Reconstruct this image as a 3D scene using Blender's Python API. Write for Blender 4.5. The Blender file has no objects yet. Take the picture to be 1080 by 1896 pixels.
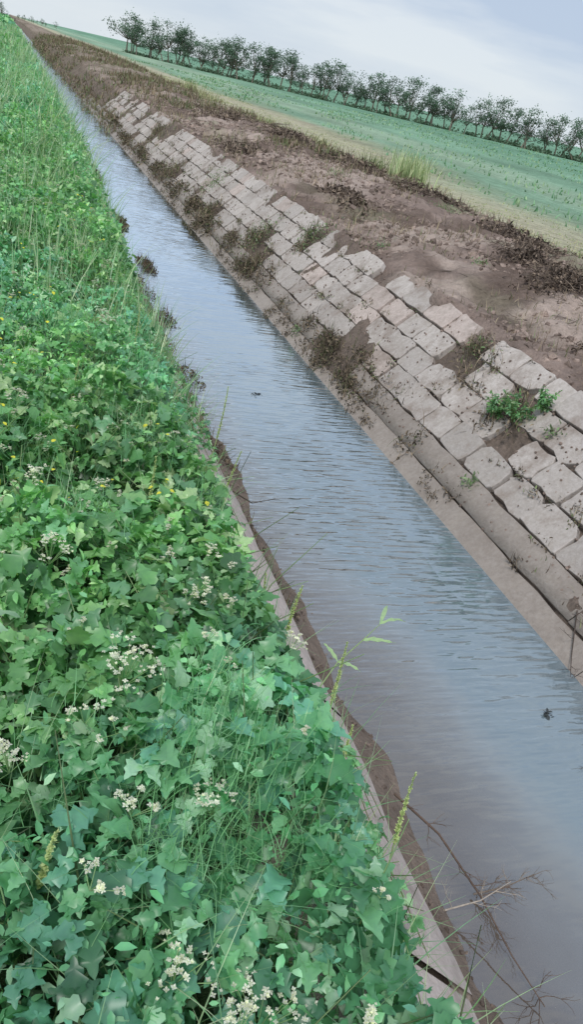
import bpy, math
import numpy as np
from mathutils import Vector, Matrix
rng = np.random.default_rng(7)
scene = bpy.context.scene
scene.view_settings.view_transform = 'Standard'
scene.view_settings.look = 'None'
scene.view_settings.exposure = 0

# ---------------------------------------------------------------- noise
TAB = np.random.default_rng(3).random((256, 256))
def vnoise(x, y):
    x = np.asarray(x, float); y = np.asarray(y, float)
    xi = np.floor(x).astype(int); yi = np.floor(y).astype(int)
    fx = x - xi; fy = y - yi
    fx = fx*fx*(3-2*fx); fy = fy*fy*(3-2*fy)
    a = TAB[xi & 255, yi & 255]; b = TAB[(xi+1) & 255, yi & 255]
    c = TAB[xi & 255, (yi+1) & 255]; d = TAB[(xi+1) & 255, (yi+1) & 255]
    return (a*(1-fx)+b*fx)*(1-fy)+(c*(1-fx)+d*fx)*fy
def fbm(x, y, o=4, s=0):
    r = 0; a = .5; t = 0
    for i in range(o):
        r = r + a*vnoise(x+17.3*s+i*31.7, y+9.1*s+i*11.3); t += a
        x = np.asarray(x)*2.03; y = np.asarray(y)*2.03; a *= .5
    return r/t
def sstep(a, b, x):
    t = np.clip((np.asarray(x, float)-a)/(b-a), 0, 1)
    return t*t*(3-2*t)

# ---------------------------------------------------------------- mesh builder
class Builder:
    def __init__(s):
        s.v = []; s.c = []; s.l = []; s.n = []; s.off = 0
    def inst(s, pv, pf, M, T, col, jit=0.0):
        pv = np.asarray(pv, float); pf = np.asarray(pf, int)
        k = len(T); n = len(pv)
        V = np.einsum('kij,nj->kni', M, pv)+T[:, None, :]
        s.v.append(V.reshape(-1, 3))
        s.c.append(np.repeat(col, n, axis=0))
        F = pf[None]+(np.arange(k)*n)[:, None, None]+s.off
        s.l.append(F.reshape(-1)); s.n.append(np.full(k*len(pf), pf.shape[1]))
        s.off += k*n
    def raw(s, v, f, col):
        v = np.asarray(v, float); f = np.asarray(f, int)
        s.v.append(v); s.c.append(np.tile(col, (len(v), 1)) if np.ndim(col) == 1 else col)
        s.l.append((f+s.off).reshape(-1)); s.n.append(np.full(len(f), f.shape[1]))
        s.off += len(v)
    def tube(s, pts, rad, col, sides=4):
        pts = np.asarray(pts, float); n = len(pts)
        rad = np.broadcast_to(rad, (n,))
        t = np.gradient(pts, axis=0); t /= np.linalg.norm(t, axis=1)[:, None]+1e-9
        up = np.array([.13, .29, .95]); 
        a = np.cross(t, up); bad = np.linalg.norm(a, axis=1) < .2
        a[bad] = np.cross(t[bad], [1, 0, 0]); a /= np.linalg.norm(a, axis=1)[:, None]
        b = np.cross(t, a)
        ang = np.arange(sides)*2*math.pi/sides
        V = pts[:, None]+rad[:, None, None]*(a[:, None]*np.cos(ang)[None, :, None]+b[:, None]*np.sin(ang)[None, :, None])
        F = []
        for i in range(n-1):
            for j in range(sides):
                j2 = (j+1) % sides
                F.append((i*sides+j, i*sides+j2, (i+1)*sides+j2, (i+1)*sides+j))
        s.raw(V.reshape(-1, 3), F, np.asarray(col, float))
    def make(s, name, mat, smooth=True):
        V = np.concatenate(s.v); C = np.concatenate(s.c); L = np.concatenate(s.l); N = np.concatenate(s.n)
        me = bpy.data.meshes.new(name)
        me.vertices.add(len(V)); me.vertices.foreach_set('co', V.astype(np.float32).ravel())
        me.loops.add(len(L)); me.loops.foreach_set('vertex_index', L.astype(np.int32))
        me.polygons.add(len(N))
        st = np.concatenate([[0], np.cumsum(N)[:-1]])
        me.polygons.foreach_set('loop_start', st.astype(np.int32))
        me.update(calc_edges=True)
        me.polygons.foreach_set('use_smooth', np.full(len(N), bool(smooth)))
        ca = me.color_attributes.new('Col', 'FLOAT_COLOR', 'POINT')
        ca.data.foreach_set('color', np.concatenate([C, np.ones((len(C), 1))], 1).astype(np.float32).ravel())
        me.materials.append(mat); me.validate()
        ob = bpy.data.objects.new(name, me); scene.collection.objects.link(ob)
        return ob
def rots(k, yaw=None, tilt=None, tdir=None, roll=None, scale=None):
    yaw = rng.random(k)*2*math.pi if yaw is None else yaw
    tilt = np.zeros(k) if tilt is None else tilt
    roll = np.zeros(k) if roll is None else roll
    c, s_ = np.cos(yaw), np.sin(yaw); z = np.zeros(k); o = np.ones(k)
    Rz = np.stack([np.stack([c, -s_, z], 1), np.stack([s_, c, z], 1), np.stack([z, z, o], 1)], 1)
    c, s_ = np.cos(tilt), np.sin(tilt)
    Rx = np.stack([np.stack([o, z, z], 1), np.stack([z, c, -s_], 1), np.stack([z, s_, c], 1)], 1)
    c, s_ = np.cos(roll), np.sin(roll)
    Ry = np.stack([np.stack([c, z, s_], 1), np.stack([z, o, z], 1), np.stack([-s_, z, c], 1)], 1)
    M = Rz @ Rx @ Ry
    if scale is not None:
        sc = np.asarray(scale)
        M = M*(sc[:, None, None] if sc.ndim == 1 else sc[:, None, :])
    return M

# ---------------------------------------------------------------- materials
def newmat(name):
    m = bpy.data.materials.new(name); m.use_nodes = True
    nt = m.node_tree; nt.nodes.clear()
    return m, nt, nt.nodes.new('ShaderNodeOutputMaterial')
def nd(nt, t, **k):
    n = nt.nodes.new(t)
    for a, b in k.items(): setattr(n, a, b)
    return n
def math_n(nt, op, a, b=None, clamp=False):
    n = nd(nt, 'ShaderNodeMath', operation=op, use_clamp=clamp)
    for i, q in enumerate([a, b]):
        if q is None: continue
        if isinstance(q, (int, float)): n.inputs[i].default_value = q
        else: nt.links.new(q, n.inputs[i])
    return n.outputs[0]
def mixc(nt, f, a, b, mode='MIX'):
    n = nd(nt, 'ShaderNodeMix', data_type='RGBA', blend_type=mode)
    for i, q in ((0, f), (6, a), (7, b)):
        if isinstance(q, (int, float)): n.inputs[i].default_value = q
        elif isinstance(q, tuple): n.inputs[i].default_value = (*q, 1)
        else: nt.links.new(q, n.inputs[i])
    return n.outputs[2]
def noise_n(nt, scale, detail=4, vec=None, rough=.6, dim='3D'):
    n = nd(nt, 'ShaderNodeTexNoise'); n.inputs['Scale'].default_value = scale
    n.inputs['Detail'].default_value = detail; n.inputs['Roughness'].default_value = rough
    if vec is not None: nt.links.new(vec, n.inputs['Vector'])
    return n.outputs['Fac']
def maprange(nt, v, a, b, c, d):
    n = nd(nt, 'ShaderNodeMapRange')
    nt.links.new(v, n.inputs[0])
    for i, q in enumerate((a, b, c, d)): n.inputs[i+1].default_value = q
    return n.outputs[0]

def leaf_material(name, trans=.3, rough=.45, spec=.5):
    m, nt, out = newmat(name); L = nt.links.new
    at = nd(nt, 'ShaderNodeAttribute', attribute_name='Col')
    geo = nd(nt, 'ShaderNodeNewGeometry')
    nz = noise_n(nt, 60, 2, geo.outputs['Position'])
    col = mixc(nt, maprange(nt, nz, .3, .7, 0, 1), at.outputs['Color'],
               mixc(nt, 1.0, at.outputs['Color'], (1.25, 1.2, 1.1), 'MULTIPLY'))
    p = nd(nt, 'ShaderNodeBsdfPrincipled'); L(col, p.inputs['Base Color'])
    p.inputs['Roughness'].default_value = rough; p.inputs['Specular IOR Level'].default_value = spec
    tr = nd(nt, 'ShaderNodeBsdfTranslucent'); L(mixc(nt, 1.0, col, (1.3, 1.5, .8), 'MULTIPLY'), tr.inputs['Color'])
    ms = nd(nt, 'ShaderNodeMixShader'); ms.inputs[0].default_value = trans
    L(p.outputs[0], ms.inputs[1]); L(tr.outputs[0], ms.inputs[2]); L(ms.outputs[0], out.inputs[0])
    return m
def solid_material(name, rough=.9, nscale=8, lo=.7, hi=1.2, bump=.3, bscale=40, bdist=.02, spec=.25):
    m, nt, out = newmat(name); L = nt.links.new
    at = nd(nt, 'ShaderNodeAttribute', attribute_name='Col')
    geo = nd(nt, 'ShaderNodeNewGeometry'); P = geo.outputs['Position']
    n1 = noise_n(nt, nscale, 6, P, .65); n2 = noise_n(nt, bscale, 5, P, .7)
    f = math_n(nt, 'MULTIPLY', maprange(nt, n1, .3, .7, lo, hi), maprange(nt, n2, .3, .7, .80, 1.18))
    cc = nd(nt, 'ShaderNodeCombineColor'); [L(f, cc.inputs[i]) for i in range(3)]
    col = mixc(nt, 1.0, at.outputs['Color'], cc.outputs[0], 'MULTIPLY')
    p = nd(nt, 'ShaderNodeBsdfPrincipled'); L(col, p.inputs['Base Color'])
    p.inputs['Roughness'].default_value = rough; p.inputs['Specular IOR Level'].default_value = spec
    b = nd(nt, 'ShaderNodeBump'); b.inputs['Strength'].default_value = bump; b.inputs['Distance'].default_value = bdist
    L(n2, b.inputs['Height']); L(b.outputs[0], p.inputs['Normal']); L(p.outputs[0], out.inputs[0])
    return m
M_leaf = leaf_material('leaf_green', .3, .38, .6)
M_far = leaf_material('foliage_far', .2, .7, .2)
M_dry = leaf_material('dry_stems', .15, .8, .2)
M_petal = leaf_material('petal', .35, .7, .2)
M_ground = solid_material('earth', .95, 3, .70, 1.27, .9, 22, .05, .1)
M_twig = solid_material('twig', .9, 20, .7, 1.2, .2, 90, .003)
M_float = solid_material('debris', .6, 20, .7, 1.2, .2, 90, .003)

def concrete(name, dirt=(.16, .12, .095), amount=(.52, .68), rough=.9, strength=.85):
    m, nt, out = newmat(name); L = nt.links.new
    at = nd(nt, 'ShaderNodeAttribute', attribute_name='Col')
    geo = nd(nt, 'ShaderNodeNewGeometry'); P = geo.outputs['Position']
    n1 = noise_n(nt, 2.6, 9, P, .72); n2 = noise_n(nt, 28, 6, P, .7); n3 = noise_n(nt, 9, 5, P, .6)
    base = mixc(nt, maprange(nt, n2, .35, .65, 0, 1), mixc(nt, 1.0, at.outputs['Color'], (.78, .76, .74), 'MULTIPLY'), at.outputs['Color'])
    base = mixc(nt, maprange(nt, n3, .48, .70, 0, .5), base, (.36, .315, .275))
    col = mixc(nt, maprange(nt, n1, amount[0], amount[1], 0, strength), base, dirt)
    p = nd(nt, 'ShaderNodeBsdfPrincipled'); L(col, p.inputs['Base Color'])
    p.inputs['Roughness'].default_value = rough; p.inputs['Specular IOR Level'].default_value = .2
    b = nd(nt, 'ShaderNodeBump'); b.inputs['Strength'].default_value = .7; b.inputs['Distance'].default_value = .014
    L(n2, b.inputs['Height']); L(b.outputs[0], p.inputs['Normal']); L(p.outputs[0], out.inputs[0])
    return m
M_slab = concrete('old_stone_slab', (.26, .21, .18), (.50, .66), .9, .8)
M_conc = concrete('weathered_concrete', (.26, .21, .18), (.54, .74), .9, .7)
M_foot = concrete('wet_mud_concrete', (.22, .185, .16), (.45, .70), .5, .7)

def water():
    m, nt, out = newmat('canal_water'); L = nt.links.new
    geo = nd(nt, 'ShaderNodeNewGeometry'); P = geo.outputs['Position']
    sp = nd(nt, 'ShaderNodeSeparateXYZ'); L(P, sp.inputs[0])
    nz = noise_n(nt, 1.1, 4, P)
    dx = math_n(nt, 'ADD', sp.outputs[0], math_n(nt, 'MULTIPLY', math_n(nt, 'SUBTRACT', nz, .5), .7))
    near = maprange(nt, sp.outputs[1], .8, 5.5, .60, 0)
    dx = math_n(nt, 'SUBTRACT', dx, near)
    deep = maprange(nt, dx, 1.50, 2.05, .35, .98)
    mud = nd(nt, 'ShaderNodeBsdfDiffuse'); 
    L(mixc(nt, maprange(nt, dx, 1.45, 2.25, 0, 1), (.27, .22, .185), (.17, .22, .25)), mud.inputs['Color'])
    tr = nd(nt, 'ShaderNodeBsdfTransparent'); tr.inputs[0].default_value = (.8, .76, .7, 1)
    body = nd(nt, 'ShaderNodeMixShader'); L(deep, body.inputs[0]); L(tr.outputs[0], body.inputs[1]); L(mud.outputs[0], body.inputs[2])
    mp = nd(nt, 'ShaderNodeMapping'); L(P, mp.inputs[0]); mp.inputs['Rotation'].default_value = (0, 0, math.radians(14))
    mp.inputs['Scale'].default_value = (3.4, 18, 1)
    r1 = noise_n(nt, 1.0, 1.5, mp.outputs[0], .45)
    mp2 = nd(nt, 'ShaderNodeMapping'); L(P, mp2.inputs[0]); mp2.inputs['Scale'].default_value = (1.2, 3, 1)
    r2 = noise_n(nt, 1.0, 3, mp2.outputs[0], .5)
    mp3 = nd(nt, 'ShaderNodeMapping'); L(P, mp3.inputs[0]); mp3.inputs['Scale'].default_value = (.9, .35, 1)
    patch = maprange(nt, noise_n(nt, 1.0, 2, mp3.outputs[0]), .4, .6, .3, 1)
    rng_ = math_n(nt, 'MULTIPLY', maprange(nt, sp.outputs[1], 1.6, 3.4, .08, 1), maprange(nt, sp.outputs[1], 5.0, 9, 1, .25))
    h = math_n(nt, 'ADD', math_n(nt, 'MULTIPLY', math_n(nt, 'MULTIPLY', r1, patch), rng_), math_n(nt, 'MULTIPLY', r2, .35))
    b = nd(nt, 'ShaderNodeBump'); b.inputs['Strength'].default_value = 1.0; b.inputs['Distance'].default_value = .028
    L(h, b.inputs['Height'])
    gl = nd(nt, 'ShaderNodeBsdfGlossy'); gl.inputs['Roughness'].default_value = .03; gl.inputs['Color'].default_value = (.86, .94, 1, 1)
    L(b.outputs[0], gl.inputs['Normal'])
    fr = nd(nt, 'ShaderNodeFresnel'); fr.inputs[0].default_value = 1.5; L(b.outputs[0], fr.inputs['Normal'])
    fac = math_n(nt, 'ADD', math_n(nt, 'MULTIPLY', fr.outputs[0], 2.6), .06, True)
    ms = nd(nt, 'ShaderNodeMixShader'); L(fac, ms.inputs[0]); L(body.outputs[0], ms.inputs[1]); L(gl.outputs[0], ms.inputs[2])
    L(ms.outputs[0], out.inputs[0])
    return m
M_water = water()

# ---------------------------------------------------------------- terrain
PX = [-500, -6, -3, 0, .74, 1.05, 1.30, 1.48, 1.60, 1.80, 2.25, 3.0, 3.30, 3.44, 3.95, 4.44, 4.60, 5.2, 6.2, 7.2, 8.6, 10.2, 14, 60, 600]
PZ = [.95, 1.0, 1.0, 1.05, 1.04, .74, .50, .32, .14, -.01, -.16, -.25, -.20, -.02, .48, .965, 1.05, 1.14, 1.26, 1.30, 1.18, .98, .90, .85, .85]
def zone(a, b, c, d, x): return sstep(a, b, x)*(1-sstep(c, d, x))
def cover(x, y):
    """how much mud has slid over the right-hand lining (0..1)"""
    n = fbm(x*1.7, y*1.3, 5, 60)
    low = zone(3.5, 3.62, 3.72, 3.9, x)*sstep(7, 13, y)
    return sstep(.61, .74, n+.09*low+.07*sstep(14, 30, y)+.06*sstep(4.2, 4.5, x)-.08*sstep(3.62, 3.45, x)*sstep(9, 6, y))
def gz(x, y):
    x = np.asarray(x, float); y = np.asarray(y, float)
    z = np.interp(x, PX, PZ)
    z = z+zone(1.45, 1.6, 2.2, 2.5, x)*(fbm(x*2.2, y*1.3, 4, 1)-.5)*.18
    z = z+zone(3.38, 3.5, 4.45, 4.6, x)*cover(x, y)*(.12+.05*(fbm(x*9, y*9, 2, 61)-.5))
    berm = zone(4.5, 5.2, 8.8, 10.5, x)
    z = z+berm*((fbm(x*.55, y*.4, 3, 2)-.5)*.4+(fbm(x*2.4, y*2.0, 4, 3)-.5)*.24)
    z = z+zone(4.35, 4.6, 8.5, 9.5, x)*(.5-np.abs(fbm(x*4.5, y*4.5, 3, 9)-.5)*2)*.10
    z = z+zone(4.2, 4.4, 4.5, 4.7, x)*(fbm(x*3, y*1.6, 3, 19)-.42)*.2
    z = z+(1-sstep(.6, .9, x))*(fbm(x*1.2, y*1.2, 3, 4)-.5)*.1
    z = z+sstep(9, 12, x)*(fbm(x*.3, y*.3, 3, 5)-.5)*.12
    return z
def geo_sp(a, b, n): return list(np.geomspace(a, b, n))
xs = sorted(set([-v for v in geo_sp(6, 500, 14)]+list(np.arange(-6, -.5, .3))+list(np.arange(-.5, 3.3, .06))+list(np.arange(3.3, 5, .035))+list(np.arange(5, 10, .075))+list(np.arange(10, 14, .2))+list(np.arange(14, 40, 1.2))+geo_sp(40, 700, 18)))
ys = sorted(set(list(np.arange(-10, 0, .4))+list(np.arange(0, 14, .05))+list(np.arange(14, 42, .14))+list(np.arange(42, 120, 1.0))+geo_sp(120, 1800, 22)))
xs = np.array(xs); ys = np.array(ys)
X, Y = np.meshgrid(xs, ys, indexing='ij'); Z = gz(X, Y)
nx, ny = X.shape
V = np.stack([X, Y, Z], -1).reshape(-1, 3)
i, j = np.meshgrid(np.arange(nx-1), np.arange(ny-1), indexing='ij')
F = np.stack([i*ny+j, (i+1)*ny+j, (i+1)*ny+j+1, i*ny+j+1], -1).reshape(-1, 4)
def lerp(a, b, t): return a*(1-t[..., None])+np.asarray(b)*t[..., None]
x = V[:, 0]; y = V[:, 1]
C = np.tile(np.array([.07, .12, .055]), (len(V), 1))
w = x+(fbm(x*.8, y*.5, 4, 6)-.5)*1.8
C = lerp(C, (.22, .175, .145), sstep(1.15, 1.4, x))
C = lerp(C, (.20, .16, .135), sstep(3.3, 3.5, x))
dirt = lerp(np.tile(np.array([.29, .225, .195]), (len(V), 1)), (.185, .14, .118), sstep(.45, .60, fbm(x*.9, y*.7, 4, 7)))
dirt = lerp(dirt, (.42, .34, .295), sstep(.50, .62, fbm(x*.8, y*.6, 5, 8)))
t = sstep(4.25, 4.5, x); C = C*(1-t[:, None])+dirt*t[:, None]
C = lerp(C, (.24, .25, .16), zone(4.6, 6, 20, 30, x)*sstep(.55, .66, fbm(x*.9, y*.45, 4, 25))*.6)
C = lerp(C, (.36, .36, .23), sstep(8.8, 10.2, w)*(.4+.5*sstep(.35, .6, fbm(x*1.1, y*.4, 4, 10))))
C = lerp(C, (.48, .46, .33), zone(9.8, 10.8, 13.5, 15.5, w)*.75)
wf = x+(fbm(x*.2, y*.08, 3, 11)-.5)*6
C = lerp(C, (.20, .34, .235), sstep(13.0, 18, wf))
C = lerp(C, (.31, .41, .295), zone(17, 20, 24, 29, wf)*.7)
C = lerp(C, (.15, .295, .20), sstep(34, 46, wf)*.8)
fs_ = sstep(12, 18, x)*(fbm(x*.35, y*.12, 5, 33)-.5)*.8; C = C*(1+fs_[:, None])
C = lerp(C, (.16, .30, .15), 1-sstep(-9, -5, x))
C = lerp(C, (.20, .17, .12), zone(3.6, 4.4, 9, 12, x)*sstep(30, 70, y)*.5)
b = Builder(); b.raw(V, F, C); ground = b.make('ground', M_ground)

b = Builder()
wy = np.concatenate([np.arange(-10, 60, 2.0), geo_sp(60, 1500, 20)])
vv = []; ff = []
for q in wy: vv += [(1.45, q, 0), (3.415, q, 0)]
for q in range(len(wy)-1): ff.append((2*q, 2*q+1, 2*q+3, 2*q+2))
b.raw(vv, ff, np.array([.2, .2, .2])); b.make('canal_water', M_water)

# ---------------------------------------------------------------- linings
SL = np.array([1.03, 0, 1.0]); SLn = SL/np.linalg.norm(SL)
NR = np.array([-1.0, 0, 1.03])/np.linalg.norm([1, 0, 1.03])
O_R = np.array([3.36, 0, 0])
def slab(b, cen, hu, hv, th, U, Vv, N, col, jit=.012, rot=0):
    cr, sr = math.cos(rot), math.sin(rot)
    U2 = U*cr+Vv*sr; V2 = -U*sr+Vv*cr
    out = []
    cs = [(hu, hv), (-hu, hv), (-hu, -hv), (hu, -hv)]
    for q in range(4):
        c0 = np.array(cs[q]); prv = np.array(cs[q-1]); nx_ = np.array(cs[(q+1) % 4])
        ch = rng.uniform(.008, .03) if rng.random() > .2 else rng.uniform(.03, .08)
        out.append(c0+(prv-c0)/np.linalg.norm(prv-c0)*ch+rng.normal(0, jit*.5, 2))
        out.append(c0+(nx_-c0)/np.linalg.norm(nx_-c0)*ch+rng.normal(0, jit*.5, 2))
        for f in (.36, .66):
            out.append(c0*(1-f)+nx_*f+rng.normal(0, jit*.8, 2))
    out = np.array(out); n = len(out)
    rings = []
    for k, h in ((1.0, -th), (1.0, -.006), (.975, .0)):
        rings.append(cen+(out[:, :1]*k)*U2+(out[:, 1:]*k)*V2+h*N)
    V = np.concatenate(rings+[cen[None]]); F = []
    for q in range(2):
        for w_ in range(n):
            w2 = (w_+1) % n
            F.append((q*n+w_, q*n+w2, (q+1)*n+w2, (q+1)*n+w_))
    for w_ in range(0, n, 2):
        F.append((2*n+w_, 2*n+(w_+1) % n, 2*n+(w_+2) % n, 3*n))
    b.raw(V, F, col)
bare = [(4.07, 5.35, .24), (4.24, 6.4, .26), (3.88, 12.8, .35), (4.26, 11.4, .2), (3.6, 15.5, .4), (3.7, 20, .4), (4.0, 25, .4), (3.62, 11.9, .28)]
b = Builder()
Yv = np.array([0, 1.0, 0])
ncr = 4; s0, s1 = .44, 1.56; cw = (s1-s0)/ncr
for cidx in range(ncr):
    yy = -4+rng.uniform(0, .4)
    while yy < 36:
        ln = rng.uniform(.34, .58)
        s = s0+cw*(cidx+.5); cy = yy+ln/2; yy += ln
        cen = O_R+SLn*s; cen = cen+np.array([0, cy, 0])
        skip = any((cen[0]-a)**2+(cy-c_)**2 < r_*r_*rng.uniform(.6, 1.2) for a, c_, r_ in bare)
        if skip or rng.random() < (.004+.25*sstep(20, 36, cy)*(1 if cidx == 0 else .4)): continue
        t_ = rng.random()
        col = np.array([.555, .51, .48])*rng.uniform(.86, 1.08)
        if t_ < .12: col *= np.array([1.03, .96, .94])
        if cidx == 0: col *= .9
        N2 = NR+rng.normal(0, .018, 3); N2 /= np.linalg.norm(N2)
        U = Yv-N2*N2[1]; U /= np.linalg.norm(U); Vd = np.cross(N2, U)
        slab(b, cen+NR*rng.normal(0.0, .008), ln/2-rng.uniform(.003, .012), cw/2-rng.uniform(.002, .010), .07, U, Vd, N2, col, .011, rng.normal(0, .02))
b.make('stone_slab_revetment', M_slab, False)
b = Builder()
for (sa, sb, off, lo, hi) in ((-.35, .195, -.006, 2.8, 3.2), (.205, .436, .0, 2.0, 2.6)):
    yy = -6.0
    while yy < 40:
        ln = rng.uniform(lo, hi)
        k = 12
        Vv = []; 
        oo = off+rng.normal(0, .004)
        for q in range(k+1):
            yq = yy+.003+(ln-.006)*q/k
            e = rng.normal(0, .004); e2 = rng.normal(0, .006)
            for s_, h in ((sa+e, oo-.08), (sa+e, oo), ((sa+sb)/2, oo+.002), (sb+e2-.008, oo), (sb+e2, oo-.008), (sb+e2, oo-.08)):
                p = O_R+SLn*s_+NR*h; Vv.append((p[0], yq, p[2]))
        Ff = []
        for q in range(k):
            for w_ in range(5): Ff.append((q*6+w_, q*6+w_+1, (q+1)*6+w_+1, (q+1)*6+w_))
        b.raw(Vv, Ff, np.array([.36, .32, .29])*rng.uniform(.95, 1.05)); yy += ln
b.make('concrete_footing', M_foot)
b = Builder()
yy = -6.0
while yy < 60:
    ln = rng.uniform(1.0, 1.3); k = 10
    o = rng.normal(0, .006); Vv = []
    for q in range(k+1):
        yq = yy+.004+(ln-.008)*q/k
        e = (fbm(yq*3, 4.4, 3)-.5)*.12
        for xx, h in ((.74, -.10), (.74, 0), (1.0, .004), (1.22, 0), (1.46+e, 0), (1.48+e, -.015), (1.48+e, -.14)):
            zz = (1.9-xx)/1.03
            Vv.append((xx+h*.69+o, yq, zz+h*.72+o))
    Ff = []
    for q in range(k):
        for w_ in range(6): Ff.append((q*7+w_, (q+1)*7+w_, (q+1)*7+w_+1, q*7+w_+1))
    b.raw(Vv, Ff, np.array([.66, .575, .53])*rng.uniform(.92, 1.06)); yy += ln
b.make('concrete_canal_lining', M_conc)

# ---------------------------------------------------------------- leaf prototypes
def leaf_proto(fold=.18, droop=.25, lob=1.0):
    half = [(.10, -.03), (.30, -.06), (.46, .08), (.40, .22), (.56, .36), (.36, .45), (.38, .62), (.18, .72), (.13, .88)]
    mid = [(0, 0), (0, .34), (0, .66), (0, 1.0)]
    v = [(a, b_) for a, b_ in mid]+[(a*lob, b_) for a, b_ in half]+[(-a*lob, b_) for a, b_ in half]
    v = np.array([(a, b_, fold*abs(a)-droop*b_*b_+.05*math.sin(7*b_)*abs(a)*4) for a, b_ in v])
    def side(o):
        O = lambda k: o+k
        return [(0, O(0), 1), (O(0), O(1), 1), (O(1), O(2), 1), (O(2), O(3), 1), (O(3), O(4), 2) , (1, O(3), 2), (O(4), O(5), 2), (O(5), O(6), 2), (O(6), O(7), 2), (O(7), O(8), 2), (O(8), 3, 2)]
    f = side(4)+[(a, c, b_) for a, b_, c in side(13)]
    return v, np.array(f)
LV, LF = leaf_proto(.3, .28, .8)
def tri_proto():
    vs = []; fs = []; o = 0
    for yaw, d, sc, tl in ((0, .25, 1.0, 0), (1.15, .12, .82, -.15), (-1.15, .12, .82, -.15)):
        M = rots(1, np.array([yaw]), np.array([tl]), roll=np.array([yaw*.15]))[0]*sc
        v = LV @ M.T+np.array([-math.sin(yaw)*d, math.cos(yaw)*d, 0]); vs.append(v); fs.append(LF+o); o += len(v)
    return np.concatenate(vs), np.concatenate(fs)
TV, TF = tri_proto()
SV = np.array([(0, 0, 0), (.22, .3, .05), (.2, .65, -.02), (0, 1, -.2), (-.2, .65, -.02), (-.22, .3, .05), (0, .45, -.04)])
SF = np.array([(0, 1, 6), (1, 2, 6), (2, 3, 6), (3, 4, 6), (4, 5, 6), (5, 0, 6)])
QV = np.array([(-.5, 0, 0), (.5, .1, .05), (.35, .9, -.1), (-.3, 1.0, 0)]); QF = np.array([(0, 1, 2, 3)])
def blade(w=.012, bend=.35, n=5):
    v = []; f = []
    for q in range(n+1):
        t_ = q/n; ww = w*(1-t_**1.6)*.5+.0004
        v += [(-ww, bend*t_*t_, t_*(1-.12*bend*t_)), (ww, bend*t_*t_, t_*(1-.12*bend*t_))]
    for q in range(n): f.append((2*q, 2*q+1, 2*q+3, 2*q+2))
    return np.array(v), np.array(f)
B1 = blade(.014, .4); B2 = blade(.012, .75); B3 = blade(.02, .2)

GREENS = np.array([(.14, .37, .17), (.105, .29, .14), (.21, .46, .22), (.14, .35, .22), (.07, .19, .10), (.36, .57, .36)])
def greens(k, dark=None, mul=1.0):
    c = GREENS[rng.choice(len(GREENS), k, p=[.26, .21, .20, .14, .08, .11])]*rng.uniform(.8, 1.25, (k, 1))
    if dark is not None: c = c*dark[:, None]
    return c*mul
def edge_x(y): return 1.13-.12*sstep(1.5, .8, y)+.17*sstep(3, 8, y)+.28*sstep(8, 16, y)+.1*sstep(16, 30, y)+(fbm(y*1.3, y*0+3.3, 3, 12)-.5)*.55+(vnoise(np.asarray(y)*6, 1.7)-.5)*.14
def canopy(x, y):
    e = edge_x(y)
    f = sstep(0, .42, e-x)
    hh = .18+.46*fbm(x*1.5, y*1.2, 4, 13)+.12*sstep(4, 12, y)
    hh = hh+.28*(fbm(x*5, y*5, 2, 14)-.5)
    return gz(np.minimum(x, 1.5), y)*1.0, hh*f+.05
def scatter(k, x0, x1, y0, y1, deep=.5, pw=1.6):
    x = rng.uniform(x0, x1, k); y = y0+(y1-y0)*rng.random(k)**pw if pw != 1 else rng.uniform(y0, y1, k)
    e = edge_x(y); keep = x < e
    x = x[keep]; y = y[keep]
    g, h = canopy(x, y)
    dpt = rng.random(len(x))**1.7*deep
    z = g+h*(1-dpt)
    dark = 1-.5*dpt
    out = sstep(.45, 0, e[keep]-x)
    return x, y, z, dark, out
b = Builder()
def add_leaves(b, PV, PF, k, box, size, deep=.7, mul=1.0, tilt_s=.6, pw=1.0):
    x, y, z, dark, out = scatter(k, *box, deep=deep, pw=pw)
    n = len(x)
    yaw = rng.random(n)*2*math.pi
    yaw = np.where(rng.random(n) < out*.8, -math.pi/2+rng.normal(0, .7, n), yaw)
    tilt = rng.normal(-.1, tilt_s, n)-out*.5
    sc = rng.uniform(size[0], size[1], n)
    M = rots(n, yaw, tilt, roll=rng.normal(0, .5, n), scale=sc)
    tone = .60+.80*fbm(x*2.6, y*2.6, 3, 15)
    patch = fbm(x*1.1, y*.9, 3, 16)
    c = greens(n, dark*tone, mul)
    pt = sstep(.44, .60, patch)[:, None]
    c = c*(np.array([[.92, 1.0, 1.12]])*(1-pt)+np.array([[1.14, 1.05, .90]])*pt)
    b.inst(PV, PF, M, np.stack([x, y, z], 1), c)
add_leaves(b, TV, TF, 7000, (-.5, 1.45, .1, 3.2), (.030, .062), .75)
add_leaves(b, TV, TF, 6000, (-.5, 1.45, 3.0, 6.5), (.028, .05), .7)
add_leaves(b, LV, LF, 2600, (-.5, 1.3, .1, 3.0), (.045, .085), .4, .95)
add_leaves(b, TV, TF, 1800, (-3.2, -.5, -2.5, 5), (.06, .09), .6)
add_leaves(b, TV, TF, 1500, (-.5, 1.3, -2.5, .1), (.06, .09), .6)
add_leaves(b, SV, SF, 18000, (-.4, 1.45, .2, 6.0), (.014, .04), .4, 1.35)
for q in range(460):
    x0 = rng.uniform(-.4, 1.1); y0 = rng.uniform(.2, 6)
    if x0 > edge_x(y0)-.05: continue
    g, h = canopy(np.array(x0), np.array(y0)); a = rng.random()*6.28; L_ = rng.uniform(.1, .3)
    P = [(x0, y0, g), (x0+math.cos(a)*L_*.4, y0+math.sin(a)*L_*.4, g+h*.75), (x0+math.cos(a)*L_, y0+math.sin(a)*L_, g+h*rng.uniform(.9, 1.25))]
    b.tube(P, np.array([.003, .0025, .0012]), np.array([.27, .38, .2])*rng.uniform(.6, 1.3), 3)
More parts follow.
